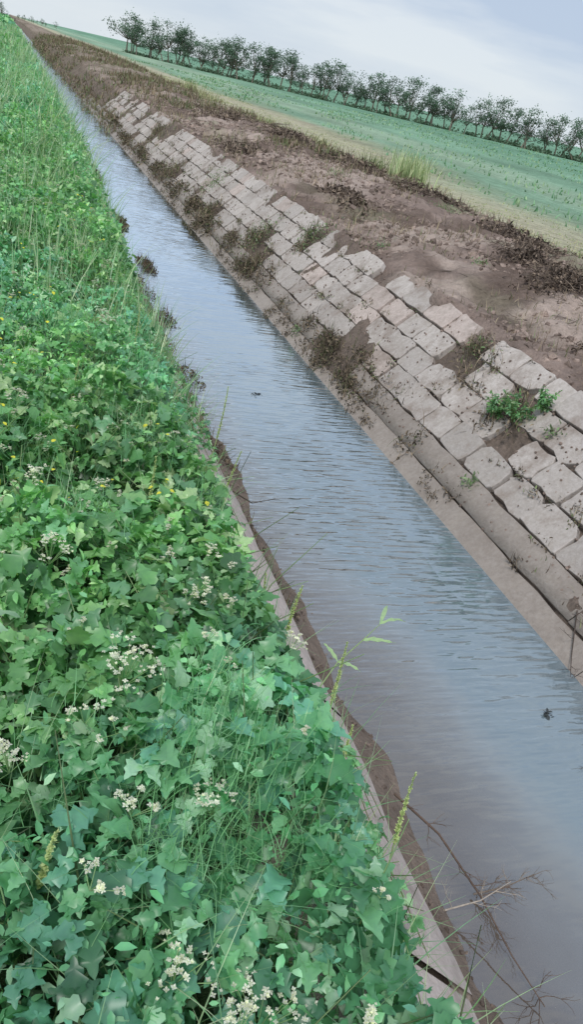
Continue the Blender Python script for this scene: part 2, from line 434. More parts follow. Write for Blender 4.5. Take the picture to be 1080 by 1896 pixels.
for q in range(46):
    y0 = rng.uniform(.7, 9); e = float(edge_x(np.array(y0))); x0 = e-.15; g = float(gz(np.array(x0), np.array(y0)))
    L_ = rng.uniform(.12, .38); dy = rng.normal(0, .15); P = []
    for t_ in np.linspace(0, 1, 6):
        xx = x0+L_*t_; lin = (1.9-xx)/1.03 if xx > .74 else 1.1
        P.append((xx, y0+dy*t_, max(lin+.02, lin+.16*(1-t_)+.05*math.sin(3*t_))))
    P = np.array(P); b.tube(P, .0022, (.24, .26, .14), 3)
    m = rng.integers(5, 11); t_ = rng.uniform(0, 1, m)*4.99; k0 = t_.astype(int); ft = (t_-k0)[:, None]
    b.inst(TV, TF, rots(m, None, rng.normal(0, .5, m), roll=rng.normal(0, .5, m), scale=rng.uniform(.022, .042, m)), P[k0]*(1-ft)+P[k0+1]*ft+np.array([0, 0, .012]), greens(m, None, 1.0))
b.make('bramble_bushes', M_leaf)
b = Builder()
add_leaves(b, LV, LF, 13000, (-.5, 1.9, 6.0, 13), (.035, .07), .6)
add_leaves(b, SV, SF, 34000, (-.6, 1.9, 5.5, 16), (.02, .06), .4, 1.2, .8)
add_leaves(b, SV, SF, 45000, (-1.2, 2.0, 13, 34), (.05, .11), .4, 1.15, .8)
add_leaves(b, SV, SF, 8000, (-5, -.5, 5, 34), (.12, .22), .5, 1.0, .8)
add_leaves(b, QV, QF, 24000, (-3, 2.1, 32, 110), (.14, .28), .4, 1.1, .8)
add_leaves(b, QV, QF, 12000, (-5, 2.1, 100, 420), (.35, .7), .4, 1.1, .7)
b.make('verge_weeds', M_leaf)
b = Builder()
def add_blades(b, proto, k, box, L, cols, wsc=1, zoff=0, lean=.3):
    x = rng.uniform(box[0], box[1], k); y = rng.uniform(box[2], box[3], k)
    cl = fbm(x*1.6, y*1.2, 3, 18); keep = (x < edge_x(y)-.03) & (cl > rng.uniform(.35, .6, k))
    x, y = x[keep], y[keep]; n = len(x)
    g, h = canopy(x, y)
    ln = rng.uniform(L[0], L[1], n)
    M = rots(n, None, rng.normal(0, lean, n))
    sc = np.stack([np.full(n, wsc)*rng.uniform(.6, 1.3, n), ln, ln], 1)
    M = M*sc[:, None, :]
    c = np.asarray(cols)[rng.integers(0, len(cols), n)]*rng.uniform(.75, 1.2, (n, 1))
    b.inst(proto[0], proto[1], M, np.stack([x, y, g+h*.45+zoff], 1), c)
GC = [(.22, .41, .22), (.30, .45, .27), (.17, .35, .20), (.44, .54, .37)]
add_blades(b, B1, 1600, (-.3, 1.2, .4, 4), (.18, .38), GC, .4)
add_blades(b, B2, 1200, (-.3, 1.2, .4, 5), (.2, .4), GC, .35)
add_blades(b, B1, 10000, (-.5, 1.7, 4, 12), (.25, .55), GC, .6)
add_blades(b, B2, 9000, (-1, 1.8, 10, 30), (.35, .75), GC, 1.5)
add_blades(b, B1, 7000, (-2, 1.9, 28, 90), (.5, .9), GC, 4.0)
for (tx, ty, n) in [(.42, 1.15, 320), (.50, 1.32, 240), (.35, .98, 220), (.58, 1.0, 150), (.48, 1.0, 200), (.25, 2.2, 220), (.5, 2.8, 200), (.1, 2.7, 200), (.7, 2.3, 120), (.15, 1.2, 100), (.65, 3.6, 200), (.3, 3.9, 250)]:
    x = tx+rng.normal(0, .055, n); y = ty+rng.normal(0, .065, n)
    g, h = canopy(x, y)
    z = g+h+rng.uniform(-.14, .04, n); ln = rng.uniform(.05, .12, n)
    M = rots(n, None, rng.normal(0, .75, n))*np.stack([np.full(n, .16), ln, ln], 1)[:, None, :]
    b.inst(B2[0], B2[1], M, np.stack([x, y, z], 1), np.array([[.18, .40, .20]])*rng.uniform(.7, 1.3, (n, 1)))
b.make('grass', M_leaf)
b = Builder()
def long_leaf(b, base, yaw, L_, w, tilt, droop, col):
    n = 9; V = []; F = []
    for q in range(n+1):
        t_ = q/n; ww = w*math.sin(math.pi*min(1, (t_*.93+.05)))**.8*(1-.25*t_)
        yy_ = L_*t_; zz = math.sin(tilt)*yy_-droop*L_*t_*t_; yy_ *= math.cos(tilt)
        wav = .006*math.sin(q*2.1)*w/.02
        for a, hh in ((-ww, ww*.35+wav), (0, 0), (ww, ww*.35-wav)):
            V.append((base[0]+a*math.cos(yaw)-yy_*math.sin(yaw), base[1]+a*math.sin(yaw)+yy_*math.cos(yaw), base[2]+zz+hh))
    for q in range(n):
        for s_ in range(2): F.append((q*3+s_, q*3+s_+1, q*3+4+s_, q*3+3+s_))
    b.raw(V, F, np.asarray(col))
for (cx, cy, yws) in [(-.05, 1.36, (-1.5, -1.1, -.5, .6)), (-.03, 1.62, (-1.9, -1.2, 2.0))]:
    g, h = canopy(np.array(cx), np.array(cy)); cz = float(g+h)+.01
    b.tube([(cx-.03, cy, float(g)), (cx, cy, cz)], .004, (.3, .4, .22), 4)
    for yw in yws:
        long_leaf(b, (cx, cy, cz), yw+rng.normal(0, .1), rng.uniform(.14, .22), rng.uniform(.010, .016), rng.uniform(.3, .8), rng.uniform(.3, .8), np.array([.27, .44, .29])*rng.uniform(.85, 1.2))
b.make('dock_plant', M_leaf)
b = Builder()
st = np.array([(1.02, 1.86, 1.0), (1.12, 1.92, 1.12), (1.22, 1.97, 1.17), (1.30, 2.02, 1.20)])
b.tube(st, np.array([.004, .003, .0025, .0015]), (.30, .42, .2), 4)
for q, (yw, L_) in enumerate([(-1.2, .15), (-.6, .16), (-1.9, .12), (-1.5, .11), (.2, .10), (-2.3, .09)]):
    long_leaf(b, st[3-(q//2)], yw, L_, .009, rng.uniform(0, .4), rng.uniform(.1, .4), (.38, .55, .30))
b.make('willow_sprout', M_leaf)
def spike(b, base, tip, col=(.50, .58, .30), w=.009, part=.6):
    base = np.array(base, float); tip = np.array(tip, float)
    mid = (base+tip)/2+np.array([rng.normal(0, .012), rng.normal(0, .012), .01])
    ts = np.linspace(0, 1, 9)[:, None]
    P = (1-ts)**2*base+2*ts*(1-ts)*mid+ts**2*tip
    b.tube(P, np.linspace(.003, .002, 9), np.array([.32, .42, .2]), 4)
    n = 240; t_ = rng.uniform(1-part, 1, n)[:, None]
    Q = (1-t_)**2*base+2*t_*(1-t_)*mid+t_**2*tip
    M = rots(n, None, rng.uniform(.2, 1.2, n), scale=rng.uniform(.7, 1.4, n)*w*(1.5-t_[:, 0]))
    b.inst(SV*np.array([1.6, 1, 1]), SF, M, Q, np.array([col])*rng.uniform(.75, 1.25, (n, 1)))
b = Builder()
for base, tip in [((1.00, 1.15, .98), (1.06, 1.27, 1.30)), ((1.06, 1.78, .92), (1.11, 1.88, 1.24)), ((.92, 1.92, 1.1), (.96, 2.0, 1.38)), ((.80, 1.9, 1.15), (.83, 2.02, 1.42)), ((1.0, 1.7, .95), (1.02, 1.72, 1.2)),
                  ((.1, 1.0, 1.3), (.12, .95, 1.62)), ((.5, 2.4, 1.2), (.52, 2.45, 1.6)), ((.28, 3.0, 1.2), (.3, 3.05, 1.7)), ((.9, 2.9, 1.0), (1.0, 3.0, 1.38)), ((1.0, 3.5, 1.0), (1.1, 3.7, 1.4)), ((.7, 4.2, 1.1), (.72, 4.3, 1.6)), ((.95, 1.45, 1.0), (.98, 1.5, 1.25))]:
    spike(b, base, tip)
b.make('seed_spike_plants', M_leaf)
b = Builder()
PVt = np.array([(0, 0, 0), (.35, .5, .1), (0, 1, .12), (-.35, .5, .1)]); PFt = np.array([(0, 1, 2, 3)])
def corymb(b, cx, cy, cz, R, nfl, fs=.006, white=.82):
    pts = []
    subs = max(4, int(nfl/7))
    sc = rng.normal(0, .6, (subs, 2))*R
    top = np.array([cx, cy, cz])
    for s_ in sc:
        hh = .25*R-(s_@s_)/R*.5+rng.normal(0, .18)*R
        c0 = top+np.array([s_[0], s_[1], hh])
        b.tube([top-np.array([0, 0, R*1.3]), top*.4+c0*.6-np.array([0, 0, R*.5]), c0], .0011, np.array([.34, .5, .28]), 3)
        m = 6; pts.append(c0+rng.normal(0, 1, (m, 3))*np.array([.15, .15, .10])*R)
    pts = np.concatenate(pts); n = len(pts)
    wc = np.array([[white, white*1.0, white*.93]])*rng.uniform(.65, 1.08, (n, 1))
    ax = rng.normal(0, .4, n); yw = rng.random(n)*6.28
    fsv = fs*rng.uniform(.5, 1.1, n)
    for q in range(4):
        M = rots(n, yw+q*math.pi/2, ax+.15, scale=fsv)
        b.inst(PVt, PFt, M, pts, wc)
    b.inst(SV*.5, SF, rots(n, yw, ax, scale=fsv), pts+np.array([0, 0, .0008]), np.tile([[.5, .55, .25]], (n, 1)))
FL = [(.30, 1.44, .065, 130), (.155, 1.95, .055, 100), (.12, 2.15, .04, 50), (.31, .76, .05, 80), (.46, .70, .065, 130), (.40, .66, .03, 50), (.54, 1.72, .035, 50), (.44, 1.07, .05, 60),
      (.17, .86, .03, 40), (.83, 1.71, .045, 70), (.27, 1.06, .035, 50), (.05, 1.25, .04, 70), (.2, 1.3, .035, 40), (.26, 1.25, .025, 30), (.62, .62, .03, 50), (.03, .72, .02, 30), (.62, 2.0, .03, 40), (.35, 2.5, .04, 50), (.9, 1.4, .03, 40), (.52, .55, .035, 50)]
for (fx, fy, R, n) in FL:
    g, h = canopy(np.array(fx), np.array(fy)); corymb(b, fx, fy, g+h+.035, R, n, .0072)
for q in range(60):
    fx = rng.uniform(-.1, 1.05); fy = rng.uniform(.5, 3.0)
    if fx > edge_x(fy)-.1: continue
    g, h = canopy(np.array(fx), np.array(fy)); corymb(b, fx, fy, g+h+.02, rng.uniform(.012, .026), 28, .0055, .7)
for q in range(110):
    fx = rng.uniform(-.3, 1.15); fy = rng.uniform(2.2, 10)
    if fx > edge_x(fy)-.1: continue
    g, h = canopy(np.array(fx), np.array(fy)); corymb(b, fx, fy, g+h+.04, rng.uniform(.015, .045), 36, .008, .62)
n = 6000; x = rng.uniform(-.6, 1.5, n); y = rng.uniform(4, 26, n); cl = fbm(x*1.5, y*1.0, 3, 21); k_ = (cl > .48) & (x < edge_x(y)-.1); x, y = x[k_], y[k_]
g, h = canopy(x, y); n = len(x)
b.inst(SV, SF, rots(n, None, rng.normal(0, .5, n), scale=rng.uniform(.012, .026, n)), np.stack([x, y, g+h+rng.uniform(0, .08, n)], 1), np.array([[.52, .66, .52]])*rng.uniform(.7, 1.1, (n, 1)))
b.make('white_flowers', M_petal)
b = Builder(); n = 200
x = rng.uniform(-.1, .7, n); y = rng.uniform(2.2, 7, n); k_ = fbm(x*2, y*1.4, 2, 23) > .54; x, y = x[k_], y[k_]; n = len(x); g, h = canopy(x, y)
b.inst(SV*np.array([1.8, 1, 1]), SF, rots(n, None, rng.normal(0, .4, n), scale=rng.uniform(.012, .022, n)), np.stack([x, y, g+h+.03], 1), np.tile([[.80, .75, .10]], (n, 1)))
b.make('yellow_flowers', M_petal)

# ---------------------------------------------------------------- right bank growth
def tuft(b, x, y, z, n, L, cols, R=.08, wsc=1, lean=.45, protos=(B1, B2)):
    pr = protos[rng.integers(0, len(protos))]
    ln = rng.uniform(L*.5, L, n)
    M = rots(n, None, rng.normal(0, lean, n))*np.stack([np.full(n, wsc)*rng.uniform(.6, 1.3, n), ln, ln], 1)[:, None, :]
    T = np.stack([x+rng.normal(0, R, n), y+rng.normal(0, R, n), np.full(n, z)], 1)
    c = np.asarray(cols)[rng.integers(0, len(cols), n)]*rng.uniform(.7, 1.25, (n, 1))
    b.inst(pr[0], pr[1], M, T, c)
DRY = [(.24, .195, .15), (.15, .12, .09), (.32, .27, .20), (.10, .08, .065)]
OLV = [(.17, .22, .11), (.12, .17, .08), (.24, .26, .15)]
BR = [(.085, .068, .055), (.12, .095, .075), (.06, .05, .042)]
def surf_z(x, y):
    x = np.asarray(x, float)
    lin = np.where((x > 3.36) & (x < 4.45), (x-3.36)/1.03, -9)
    return np.maximum(np.maximum(gz(x, y), lin), 0)
def litter(b, cx, cy, rx, ry, n, hmax, cols, size=(.02, .06), blades=.5, bl=.12, bw=.5):
    k = 5; cc = rng.normal(0, .5, (k, 2)); w_ = rng.integers(0, k, n)
    dx = cc[w_, 0]+rng.normal(0, .33, n); dy = cc[w_, 1]+rng.normal(0, .33, n)
    x = cx+dx*rx; y = cy+dy*ry; d2 = np.clip(1-(dx*dx+dy*dy)*.45, 0, 1)
    z = surf_z(x, y)+rng.random(n)*hmax*d2+.004
    c = np.asarray(cols)[rng.integers(0, len(cols), n)]*rng.uniform(.6, 1.35, (n, 1))
    b.inst(SV*np.array([.9, 1, 1.5]), SF, rots(n, None, rng.normal(0, .7, n), roll=rng.normal(0, .7, n), scale=rng.uniform(size[0], size[1], n)), np.stack([x, y, z], 1), c)
    m = int(n*blades); s_ = rng.integers(0, n, m)
    ln = rng.uniform(.4, 1.2, m)*bl
    M = rots(m, None, rng.normal(0, 1.2, m))*np.stack([np.full(m, bw)*rng.uniform(.6, 1.3, m), ln, ln], 1)[:, None, :]
    b.inst(B2[0], B2[1], M, np.stack([x[s_], y[s_], z[s_]], 1), np.asarray(cols)[rng.integers(0, len(cols), m)]*rng.uniform(.7, 1.5, (m, 1)))
def slope_pt(s): p = O_R+SLn*s; return p[0], p[2]
b = Builder()
for (yc, R, n) in [(7.8, .42, 760), (8.4, .28, 320), (9.1, .2, 120), (12.2, .6, 500), (11.2, .3, 200), (13.4, .5, 360), (16.4, .8, 500), (15, .5, 260), (18.5, .8, 300), (21, 1, 360), (24, 1.2, 360), (10.0, .25, 120), (6.9, .22, 130), (5.9, .15, 70), (28, 2, 420), (32, 2, 420)]:
    litter(b, 3.55, yc, .14, R, n, .13, BR+DRY[:2]+[(.11, .13, .07)], (.02, .055) if yc < 14 else (.04, .09), .45, .15, .5)
for q in range(130):
    y0 = rng.uniform(4.0, 34)
    litter(b, 3.36+rng.uniform(0, .2), y0, .05, .12, 22, .04, BR+DRY[:2], (.015, .04), .5, .08, .45)
for (ax, ay, r) in bare:
    litter(b, ax, ay, r*.7, r*1.1, int(280*r/.3), .12, DRY+BR+OLV[:1], (.02, .05), .7, .15, .5 if ay < 9 else .8)
for q in range(340):
    y0 = 2.5+33*rng.random(); k_ = rng.integers(0, 5); s = s0+cw*k_+rng.normal(0, .03); xx, zz = slope_pt(s)
    if fbm(np.array(y0*1.2), np.array(float(k_)*3), 3, 31) < .45: continue
    litter(b, xx, y0, .04, .10, 26, .02, DRY+BR+OLV[:2], (.012, .035), .6, .06, .4)
n = 6200; x = rng.uniform(3.4, 4.6, n); y = 2+34*rng.random(n)**1.2; k_ = cover(x, y) > .3; x, y = x[k_], y[k_]; n = len(x); ln = rng.uniform(.03, .10, n)*(1+y/30)
b.inst(B2[0], B2[1], rots(n, None, rng.normal(0, 1.1, n))*np.stack([.4+y/30, ln, ln], 1)[:, None, :], np.stack([x, y, surf_z(x, y)], 1), np.asarray(DRY+OLV)[rng.integers(0, 7, n)]*rng.uniform(.7, 1.2, (n, 1)))
n = 16000; x = rng.uniform(4.5, 9.6, n); y = 2+32*rng.random(n)**1.3; k_ = fbm(x*1.3, y*.9, 4, 44) > .49; x, y = x[k_], y[k_]; n = len(x); ln = rng.uniform(.04, .13, n)*(1+y/30)
b.inst(B2[0], B2[1], rots(n, None, rng.normal(0, 1.2, n))*np.stack([.35+y/25, ln, ln], 1)[:, None, :], np.stack([x, y, gz(x, y)+.005], 1), np.asarray(DRY+OLV[:1]+[(.42, .36, .27)])[rng.integers(0, 6, n)]*rng.uniform(.7, 1.2, (n, 1)))
SCR = [(.20, .16, .125), (.27, .215, .165), (.15, .12, .095), (.20, .20, .12), (.15, .19, .10)]
for q in range(1900):
    y0 = 20+110*rng.random()**1.4; xx = rng.uniform(3.35, 10.5)
    if y0 < 36 and xx < 5: continue
    if fbm(np.array(xx*.5), np.array(y0*.25), 3, 50) < .44: continue
    zz = gz(np.array(xx), np.array(y0))
    tuft(b, xx, y0, float(zz), 16, rng.uniform(.08, .28)*(1+y0/100), SCR, .28, 2.0+y0/25, .95)
for q in range(260):
    y0 = 30+90*rng.random()**1.2; xx = rng.uniform(3.3, 3.9); zz = gz(np.array(xx), np.array(y0))
    tuft(b, xx, y0, float(zz), 14, rng.uniform(.12, .3), SCR, .2, 2.0+y0/25, .8)
b.make('dead_weeds', M_dry)

b = Builder()
def twig(b, p, yaw, L_, r, col, el=.2, kink=.25, n=4, sides=3):
    P = [np.array(p, float)]; a = yaw; e = el
    for q in range(n):
        a += rng.normal(0, kink); e += rng.normal(0, kink*.6)
        P.append(P[-1]+np.array([math.cos(a)*math.cos(e), math.sin(a)*math.cos(e), math.sin(e)])*L_/n)
    b.tube(P, np.linspace(r, r*.4, n+1), np.asarray(col), sides)
    return P
BRC = [(.085, .066, .055), (.13, .10, .08), (.18, .14, .11), (.28, .22, .17)]
def heap(b, cx, cy, rx, ry, n, hmax, L_=.5, r=.008):
    litter(b, cx, cy, rx*.8, ry*.8, n*3, hmax, BRC, (.03, .08) if cy < 12 else (.05, .13), .3, L_*.5, .6 if cy < 12 else 1.2)
    for q in range(n):
        a = rng.random()*6.28; d = math.sqrt(rng.random()); xx = cx+math.cos(a)*d*rx; yy_ = cy+math.sin(a)*d*ry
        zz = float(gz(np.array(xx), np.array(yy_)))+rng.random()*hmax*(1-d*d)
        twig(b, (xx, yy_, zz), rng.random()*6.28, rng.uniform(.3, 1)*L_, r*rng.uniform(.5, 1.3), BRC[rng.integers(0, 4)], rng.normal(.03, .18))
heap(b, 6.3, 8.1, .55, .6, 260, .28, .35, .005); heap(b, 6.5, 9.5, .45, .5, 160, .16, .3, .005); heap(b, 7.0, 7.2, .6, .5, 160, .2, .3, .005)
heap(b, 8.0, 12, .6, 1.4, 220, .18, .3, .007); heap(b, 8.3, 16, .6, 1.6, 240, .2, .4, .008); heap(b, 7.9, 19.5, .8, 1.8, 260, .22, .4, .009); heap(b, 7.3, 23.5, .9, 2, 200, .2, .5, .010)
heap(b, 7.0, 29, 1, 3, 180, .2, .6, .014); heap(b, 7.3, 10.4, .4, .7, 120, .14, .3, .005); heap(b, 5.6, 13.5, .5, .9, 110, .1, .3, .006); heap(b, 5.2, 20, .5, 2, 120, .1, .4, .008); heap(b, 5.4, 6.2, .3, .3, 50, .06, .25, .004)
for q in range(1600):
    y0 = 3+26*rng.random()**1.3; xx = rng.uniform(4.55, 9.2)
    if fbm(np.array(xx*1.1), np.array(y0*.8), 3, 40) < .48: continue
    zz = float(gz(np.array(xx), np.array(y0)))+.01
    sc = 1+y0/15
    twig(b, (xx, y0, zz), rng.random()*6.28, rng.uniform(.08, .28)*sc**.5, .0025*sc, BRC[rng.integers(0, 4)], .05, .3, 3)
b.make('dead_brush', M_twig)
b = Builder()
t_ = (1+5**.5)/2
iv = np.array([(-1, t_, 0), (1, t_, 0), (-1, -t_, 0), (1, -t_, 0), (0, -1, t_), (0, 1, t_), (0, -1, -t_), (0, 1, -t_), (t_, 0, -1), (t_, 0, 1), (-t_, 0, -1), (-t_, 0, 1)])/1.9
if_ = np.array([(0, 11, 5), (0, 5, 1), (0, 1, 7), (0, 7, 10), (0, 10, 11), (1, 5, 9), (5, 11, 4), (11, 10, 2), (10, 7, 6), (7, 1, 8), (3, 9, 4), (3, 4, 2), (3, 2, 6), (3, 6, 8), (3, 8, 9), (4, 9, 5), (2, 4, 11), (6, 2, 10), (8, 6, 7), (9, 8, 1)])
for vset in range(5):
    ivv = iv*rng.uniform(.6, 1.3, (12, 1)); n = 3600
    x = rng.uniform(4.42, 9.6, n); y = 2+30*rng.random(n)**1.2; k_ = fbm(x*1.2, y*1.0, 3, 70) > rng.uniform(.38, .6, n); x, y = x[k_], y[k_]; n = len(x); z = gz(x, y)-.004
    sc = rng.uniform(.006, .026, n)*rng.choice([1, 1, 1, 1.8], n)*(1+y/40)
    M = rots(n, None, rng.random(n)*3, roll=rng.random(n)*3)*(sc[:, None, None])
    c = np.array([[.31, .242, .208]])*rng.uniform(.55, 1.4, (n, 1))
    b.inst(ivv, if_, M, np.stack([x, y, z], 1), c)
    n = 420; x = rng.uniform(3.5, 4.5, n); y = 2+22*rng.random(n); z = surf_z(x, y); sc = rng.uniform(.004, .014, n)
    b.inst(ivv, if_, rots(n, None, rng.random(n)*3)*(sc[:, None, None]), np.stack([x, y, z], 1), np.array([[.26, .20, .17]])*rng.uniform(.6, 1.4, (n, 1)))
    n = 260; x = rng.uniform(1.46, 1.88, n); y = rng.uniform(.5, 14, n); z = gz(x, y); sc = rng.uniform(.004, .014, n)
    b.inst(ivv, if_, rots(n, None, rng.random(n)*3)*(sc[:, None, None]), np.stack([x, y, z], 1), np.array([[.21, .165, .14]])*rng.uniform(.6, 1.4, (n, 1)))
b.make('soil_clods', M_ground, False)
b = Builder()
VG = [(.36, .40, .23), (.46, .44, .30), (.27, .36, .20), (.40, .41, .26)]
for q in range(2400):
    y0 = 3+70*rng.random()**1.5; xx = 10.6+rng.normal(0, 1.0) if rng.random() < .5 else rng.uniform(9.2, 14.5)
    zz = float(gz(np.array(xx), np.array(y0)))
    tuft(b, xx, y0, zz-.01, 12, rng.uniform(.02, .07), VG, .2, 1+y0/14, 1.0)
for (xx, y0, L_, n, cols) in [(10.0, 20.5, 1.0, 220, [(.46, .52, .33), (.35, .45, .26)]), (10.35, 21.6, .85, 150, [(.46, .52, .33), (.35, .45, .26)]), (9.5, 22.0, .6, 100, OLV), (9.6, 27, .4, 100, VG), (9.4, 33, .4, 120, VG), (8.5, 40, .5, 140, VG), (9.2, 47, .7, 140, VG), (8.8, 11.5, .2, 70, OLV)]:
    tuft(b, xx, y0, float(gz(np.array(xx), np.array(y0))), n, L_, cols, .24, 2.0, .3)
# short crop tussocks giving the field its texture
n = 14000; x = 14+60*rng.random(n)**1.4; y = 4+110*rng.random(n)**1.2; k_ = fbm(x*.4, y*.15, 4, 80) > .5; x, y = x[k_], y[k_]; n = len(x); ln = rng.uniform(.08, .22, n)
b.inst(B2[0], B2[1], rots(n, None, rng.normal(0, .8, n))*np.stack([3+y/10, ln, ln], 1)[:, None, :], np.stack([x, y, gz(x, y)-.01], 1), np.array([(.20, .36, .22), (.28, .40, .25), (.14, .28, .17)])[rng.integers(0, 3, n)]*rng.uniform(.8, 1.2, (n, 1)))
b.make('dry_grass', M_dry)
b = Builder()
for (sx, sy, sz, R, n) in [(4.07, 5.32, .80, .13, 420), (4.0, 5.5, .72, .09, 150), (4.22, 5.2, .90, .06, 60)]:
    for q in range(26):
        a = rng.random()*6.28; e = np.array([sx, sy, sz])+np.array([math.cos(a), math.sin(a), 0])*R*rng.uniform(.4, 1.5)+np.array([0, 0, rng.uniform(-.05, .16)])
        base = np.array([sx, sy, (sx-3.36)/1.03]); mid = (base+e)/2+np.array([0, 0, .05])
        b.tube([base, mid, e], .0025, (.2, .3, .12), 3)
        m = 16; t_ = rng.uniform(.35, 1, m)[:, None]; P = (1-t_)**2*base+2*t_*(1-t_)*mid+t_**2*e
        b.inst(SV, SF, rots(m, None, rng.normal(0, .6, m), roll=rng.normal(0, .5, m), scale=rng.uniform(.02, .045, m)), P, greens(m, None, 1.0)*rng.uniform(.6, 1.05)*np.array([1.15, 1, .9]))
b.make('green_shrub', M_leaf)
b = Builder()
for (sx, sy, sz, R, n) in [(4.26, 11.4, .98, .2, 200), (3.88, 12.8, .62, .22, 220), (3.62, 5.0, .33, .04, 40), (3.46, 9.2, .14, .06, 40), (4.0, 17, .75, .25, 200), (4.3, 6.5, .98, .08, 60), (4.15, 4.9, .83, .05, 40), (4.7, 10, 1.1, .1, 60), (5.6, 9, 1.2, .1, 60), (7.6, 14, 1.3, .2, 120), (6.2, 16, 1.3, .2, 90)]:
    d = rng.normal(0, 1, (n, 3))*np.array([.6, 1.0, .3])*R
    P = np.array([sx, sy, sz])+d; P[:, 2] = surf_z(P[:, 0], P[:, 1])+np.abs(d[:, 2])+.02
    b.inst(SV*np.array([.7, 1, 1]), SF, rots(n, None, rng.normal(.2, .7, n), roll=rng.normal(0, .5, n), scale=rng.uniform(.03, .06, n)), P, np.array([[.16, .24, .12]])*rng.uniform(.5, 1.4, (n, 1)))
b.make('slope_weeds', M_leaf)

# ---------------------------------------------------------------- branches & debris in water
def branch(name, pts, r, nsub, L_, col, z_el=.5):
    b = Builder(); pts = np.array(pts, float)
    b.tube(pts, np.linspace(r, r*.35, len(pts)), np.array(col), 5)
    for q in range(nsub):
        k = rng.integers(0, len(pts)-1); f = rng.random(); p = pts[k]*(1-f)+pts[k+1]*f
        dirv = pts[k+1]-pts[k]; a = math.atan2(dirv[1], dirv[0])+rng.choice([-1, 1])*rng.uniform(.4, 1.2)
        P = twig(b, p, a, L_*rng.uniform(.4, 1), r*.4, np.array(col)*rng.uniform(.8, 1.3), rng.uniform(0, z_el), .3, 4, 3)
        for w_ in range(3):
            twig(b, P[rng.integers(1, 4)], a+rng.normal(0, .8), L_*.35, r*.22, np.array(col)*rng.uniform(.8, 1.3), rng.uniform(0, z_el), .3, 3, 3)
    return b.make(name, M_twig)
branch('dead_branch', [(1.62, 2.02, .30), (1.78, 1.86, .22), (1.88, 1.62, .13), (1.92, 1.4, .07), (1.97, 1.22, .03)], .006, 12, .2, (.14, .10, .08))
branch('dead_branch', [(1.93, 1.70, .02), (2.03, 1.66, .10), (2.10, 1.62, .22)], .005, 18, .15, (.24, .20, .17), 1.1)
branch('dead_branch', [(1.55, 1.45, .36), (1.75, 1.50, .30), (1.95, 1.58, .26)], .004, 5, .12, (.42, .36, .30))
branch('dead_branch', [(1.55, 4.75, .25), (1.75, 4.8, .12), (1.98, 4.95, .08)], .006, 6, .16, (.10, .08, .06))
branch('dead_branch', [(3.42, 2.75, .1), (3.28, 2.65, .04), (3.1, 2.5, .01)], .006, 8, .16, (.07, .055, .05), .4)
branch('dead_branch', [(2.98, 2.30, .0), (2.93, 2.2, .03), (2.85, 2.05, .05)], .003, 4, .1, (.08, .06, .05), .4)
branch('dead_branch', [(3.55, 3.35, .22), (3.40, 3.1, .06), (3.3, 2.95, .03)], .005, 8, .14, (.09, .07, .06), .5)
def debris(name, cx, cy, R, n, col):
    b = Builder()
    P = np.array([cx, cy, .012])+rng.normal(0, 1, (n, 3))*np.array([R, R, .006])
    b.inst(SV, SF, rots(n, None, rng.normal(0, .3, n), roll=rng.normal(0, .3, n), scale=rng.uniform(.02, .045, n)), P, np.array([col])*rng.uniform(.6, 1.4, (n, 1)))
    for q in range(2): twig(b, (cx, cy, .01), rng.random()*6.28, R*2.5, .002, col, .1, .3, 3)
    return b.make(name, M_float)
debris('floating_leaves', 2.46, 7.25, .02, 20, (.03, .03, .028)); debris('floating_leaves', 2.96, 2.68, .013, 12, (.05, .06, .065))
b = Builder()
for (cx, cy, n, R) in [(2.02, 12.1, 460, .32), (1.88, 9.6, 260, .28), (1.82, 7.6, 160, .22), (1.66, 5.6, 160, .2), (1.60, 4.4, 120, .2), (1.58, 3.4, 90, .15), (1.95, 15, 420, .5), (1.98, 20, 500, 1.0), (1.98, 26, 560, 1.6), (1.72, 8.6, 160, .5), (1.64, 6.6, 160, .4), (1.8, 10.8, 200, .5), (1.98, 33, 500, 2.4)]:
    litter(b, cx, cy, .10, R, n, .07, BR+[(.13, .10, .07), (.16, .13, .10)], (.02, .05) if cy < 14 else (.05, .1), .5, .11, .5)
for q in range(130):
    yy_ = rng.uniform(.8, 12); xx = 1.50+rng.normal(0, .04)
    litter(b, xx, yy_, .04, .1, 14, .02, DRY+BR, (.012, .03), .6, .06, .35)
b.make('waterside_dead_grass', M_dry)

